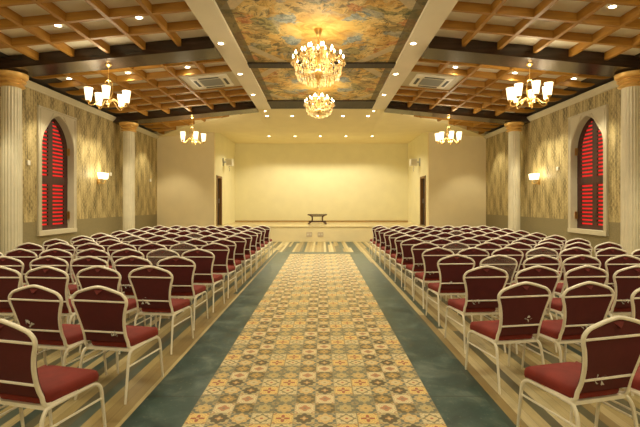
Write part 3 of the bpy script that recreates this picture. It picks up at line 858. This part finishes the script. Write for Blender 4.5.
# small white wall boxes
def wall_box(sg, y, z, label, hw=.045):
    x0, x1 = sorted((0, -sg * .03))
    o = MB().box(x0, x1, -hw, hw, -.055, .055).build('wall_switch', m_white, None, bevel=.006); o.location = (sg * XW, y, z); tag(o, label, 'switch', 'small white boxes on the side walls')
wall_box(-1, 9.75, 2.50, 'small white wall box between the near left column and window')
wall_box(-1, 13.55, 2.50, 'small white wall box just before the far left column')
wall_box(-1, 16.7, 2.48, 'small white wall box in the far left corner')
wall_box(1, 12.1, 2.56, 'small white wall box between the right wall lamp and window')

# ------------------------------------------------------------------ chairs
LEAN = .24
def by(z):                       # depth of the back loop at height z
    t = max(0, (z - .44) / .46); return -.205 - .10 * t - .02 * sin(t * PI)
half_loop = [(.188, .455), (.182, .50), (.184, .56), (.195, .64), (.214, .72), (.231, .772), (.231, .812), (.200, .848), (.150, .868), (.085, .888), (.03, .901), (0, .904)]
def make_chair():
    root = empty('banquet_chair')
    tag(root, 'x', 'chair', 'maroon banquet chairs in rows')
    # seat pad
    def outline(q, n=8):
        hw0, hw1, y0, y1 = .192, .222, -.185, .225; r = .07; pts = []
        cs = ((-hw0, y0, PI, 1.5 * PI), (hw0, y0, 1.5 * PI, 2 * PI), (hw1, y1, 0, PI / 2), (-hw1, y1, PI / 2, PI))
        for (cx, cy, a0, a1) in cs:
            ox = cx - math.copysign(r, cx); oy = cy - math.copysign(r, cy)
            for i in range(n + 1):
                a = a0 + (a1 - a0) * i / n; pts.append((ox + (r - q) * cos(a) - 0, oy + (r - q) * sin(a)))
        return pts
    rings = []
    for q, z in ((.03, .395), (.006, .400), (0, .415), (0, .440), (.008, .458), (.025, .468)):
        rings.append([(x, y, z - (.012 if y > .18 else 0)) for x, y in outline(q)])
    base = outline(.03)
    for sc, z in ((.75, .476), (.4, .481), (.1, .482)): rings.append([(x * sc, y * sc, z) for x, y in base])
    MB().rings(rings).build('seat', m_seat_lit, root, True)
    # upholstered back inside the loop
    full = [(x, z) for x, z in half_loop]; full = full + [(-x, z) for x, z in reversed(full[:-1])]
    def bo(q):
        r = []
        for x, z in full:
            k = 1 - q / .22; zz = z
            zz = .452 + (z - .455) * (.452 - q) / (.449)
            r.append((x * k, zz))
        return r
    rings = []
    for q, d in ((.035, -.004), (.014, -.006), (.008, .004), (.008, .016), (.016, .032), (.05, .044)):
        rings.append([(x, by(z) + d, z) for x, z in bo(q)])
    rings.append([(x * .5, by(z) + .052, .70 + (z - .70) * .5) for x, z in bo(.05)])
    MB().rings(rings).build('backrest', m_back_shaded, root, True)
    # small tuck of fabric under the peak of the back
    T = [(-.042, by(.88) - .004, .884), (.042, by(.88) - .004, .884), (0, by(.85) - .024, .848)]
    T2 = [(-.042, by(.88) + .01, .880), (.042, by(.88) + .01, .880), (0, by(.85) + .005, .842)]
    MB().rings([T, T2]).build('fabric_tuck', m_tuck_lit, root)
    # crown loop, ends turned forward under the seat
    right = [(.19, .02, .388), (.19, -.10, .388), (.19, -.165, .392), (.19, -.200, .415)] + [(x, by(z), z) for x, z in half_loop]
    ctrl = right + [(-p[0], p[1], p[2]) for p in reversed(right[:-1])]
    MB().tube(smooth_path(ctrl, 3), .0124, 8).build('back_frame', m_frame, root, True)
    for z, wd in ((.792, .228), (.538, .180)):
        MB().tube([(-wd, by(z) - .008, z), (wd, by(z) - .008, z)], .008, 6).build('back_rail', m_frame, root, True)
    # seat frame: side rails with bends, cross bars
    sf = MB()
    for s in (-1, 1):
        sf.tube(smooth_path([(s * .205, -.225, .33), (s * .203, -.205, .368), (s * .200, -.16, .382), (s * .208, .10, .384), (s * .212, .165, .378), (s * .214, .20, .35), (s * .216, .212, .31)], 4), .0120, 8)
    sf.box(-.205, .205, -.19, -.165, .372, .394).box(-.21, .21, .12, .145, .374, .395)
    sf.build('seat_frame', m_frame, root, True)
    for s in (-1, 1):
        MB().tube([(s * .205, -.225, .335), (s * .218, -.285, 0)], [.0118, .0095], 8).build('leg', m_frame, root, True)
        MB().tube([(s * .216, .212, .315), (s * .222, .245, 0)], [.0118, .0095], 8).build('leg', m_frame, root, True)
        MB().tube([(s * .209, -.238, .268), (s * .217, .219, .268)], .008, 6).build('stretcher', m_frame, root, True)
    return root
chair0 = make_chair()

ordn = ('first', 'second', 'third', 'fourth', 'fifth', 'sixth', 'seventh', 'eighth', 'ninth')
TOPY = {-1: [2.34, 3.33, 4.36, 5.20, 6.08, 6.95, 7.75, 8.55, 9.35, 10.15, 10.98, 11.80, 12.62],
        1: [2.39, 3.47, 4.36, 5.34, 6.25, 7.1, 7.9, 8.68, 9.45, 10.25, 11.05, 11.85, 12.65]}
FILM = {(-1, 4, 1), (-1, 5, 1), (-1, 7, 4), (1, 5, 1), (1, 3, 1), (1, 4, 3), (-1, 8, 2), (1, 9, 3)}
SCRAP = {(-1, 0, 0): 1, (-1, 1, 0): 2, (-1, 1, 1): 3, (1, 0, 0): 4, (1, 1, 1): 5, (1, 1, 0): 6, (1, 3, 0): 7, (-1, 2, 0): 8, (1, 2, 1): 9}
def scrap(root, seed):
    r = random.Random(seed); m = MB(); z = .538 if seed % 3 else .60; x0 = r.uniform(-.13, .10)
    for k in range(5):
        cx = x0 + r.uniform(-.035, .035); cz = z + r.uniform(-.03, .02); L = r.uniform(.015, .03)
        p = [Vector((cx + r.uniform(-L, L), by(cz) - .018 - r.uniform(0, .012), cz + r.uniform(-L, L))) for _ in range(4)]
        m.add(p, [(0, 1, 2), (0, 2, 3)])
    o = m.build('plastic_scrap', m_plastic, root); o['label'] = 'torn white plastic scrap on the back rail'
def film(root):
    full = [(x, z) for x, z in half_loop if z > .53]; full = full + [(-x, z) for x, z in reversed(full[:-1])]
    r = [[(x * .93, by(z) - .014 + d, .52 + (z - .52) * .965) for x, z in full] for d in (0, .003)]
    o = MB().rings(r).build('plastic_cover', m_film, root); o['label'] = 'dusty clear plastic cover on the back'
def in_view(x, y):
    for dx in (-.25, .25):
        for dy in (-.29, .25):
            Y = y + dy
            if Y > .3:
                px = 321.5 + 424 * (x + dx) / Y
                if -2 < px < 642: return True
    return False
count = 0
rnd = random.Random(11)
for sg, side in ((-1, 'left'), (1, 'right')):
    ax = 1.755 if sg < 0 else 1.72
    nrow = len(TOPY[sg])
    for ri, ty in enumerate(TOPY[sg]):
        rdx, rdy = rnd.uniform(-.02, .02), rnd.uniform(-.02, .02)
        for ci in range(7):
            jx, jy, jr = rnd.uniform(-.008, .008), rnd.uniform(-.025, .025), rnd.uniform(-.014, .014)
            step = .53 if ri < 4 else .512
            adx = (0, 0, 0, 0) if ri > 3 else ((.035, .075, .015, 0) if sg < 0 else (-.115, -.105, -.045, -.02))
            x = sg * (ax + step * ci) + jx + (adx[ri] if ri < 4 else 0) + (rdx if ri > 2 else 0); y = ty + .305 + jy + rdy
            if not in_view(x, y): continue
            o = chair0 if count == 0 else copy_tree(chair0)
            count += 1
            o.location = (x, y, 0.0); toe = {0: .24, 1: .17, 2: .10}.get(ri, .05) if ci < 3 else .02
            o.rotation_euler = (0, 0, sg * toe + jr)
            if ri < 6: rw = ('rearmost row nearest camera', 'second row from the back', 'third row from the back', 'fourth row from the back', 'fifth row from the back', 'sixth row from the back')[ri]
            else:
                k = nrow - 1 - ri; rw = 'front row at stage' if k == 0 else ordn[k] + ' row from stage'
            seat = 'aisle seat' if ci == 0 else ('outer end seat' if ci == 6 else ordn[ci] + ' seat from aisle')
            o['label'] = 'maroon banquet chair %s of aisle, %s, %s' % (side, rw, seat)
            kk = (sg, ri, ci)
            o['_k'] = 0
            if kk in SCRAP: o['_s'] = SCRAP[kk]
            if kk in FILM: o['_f'] = 1
for o in [q for q in COL.objects if q.name.startswith('banquet_chair')]:
    if o.get('_s'): scrap(o, o['_s'])
    if o.get('_f'): film(o)
    for k in ('_k', '_s', '_f'):
        if k in o: del o[k]
print('CHAIRS', count)
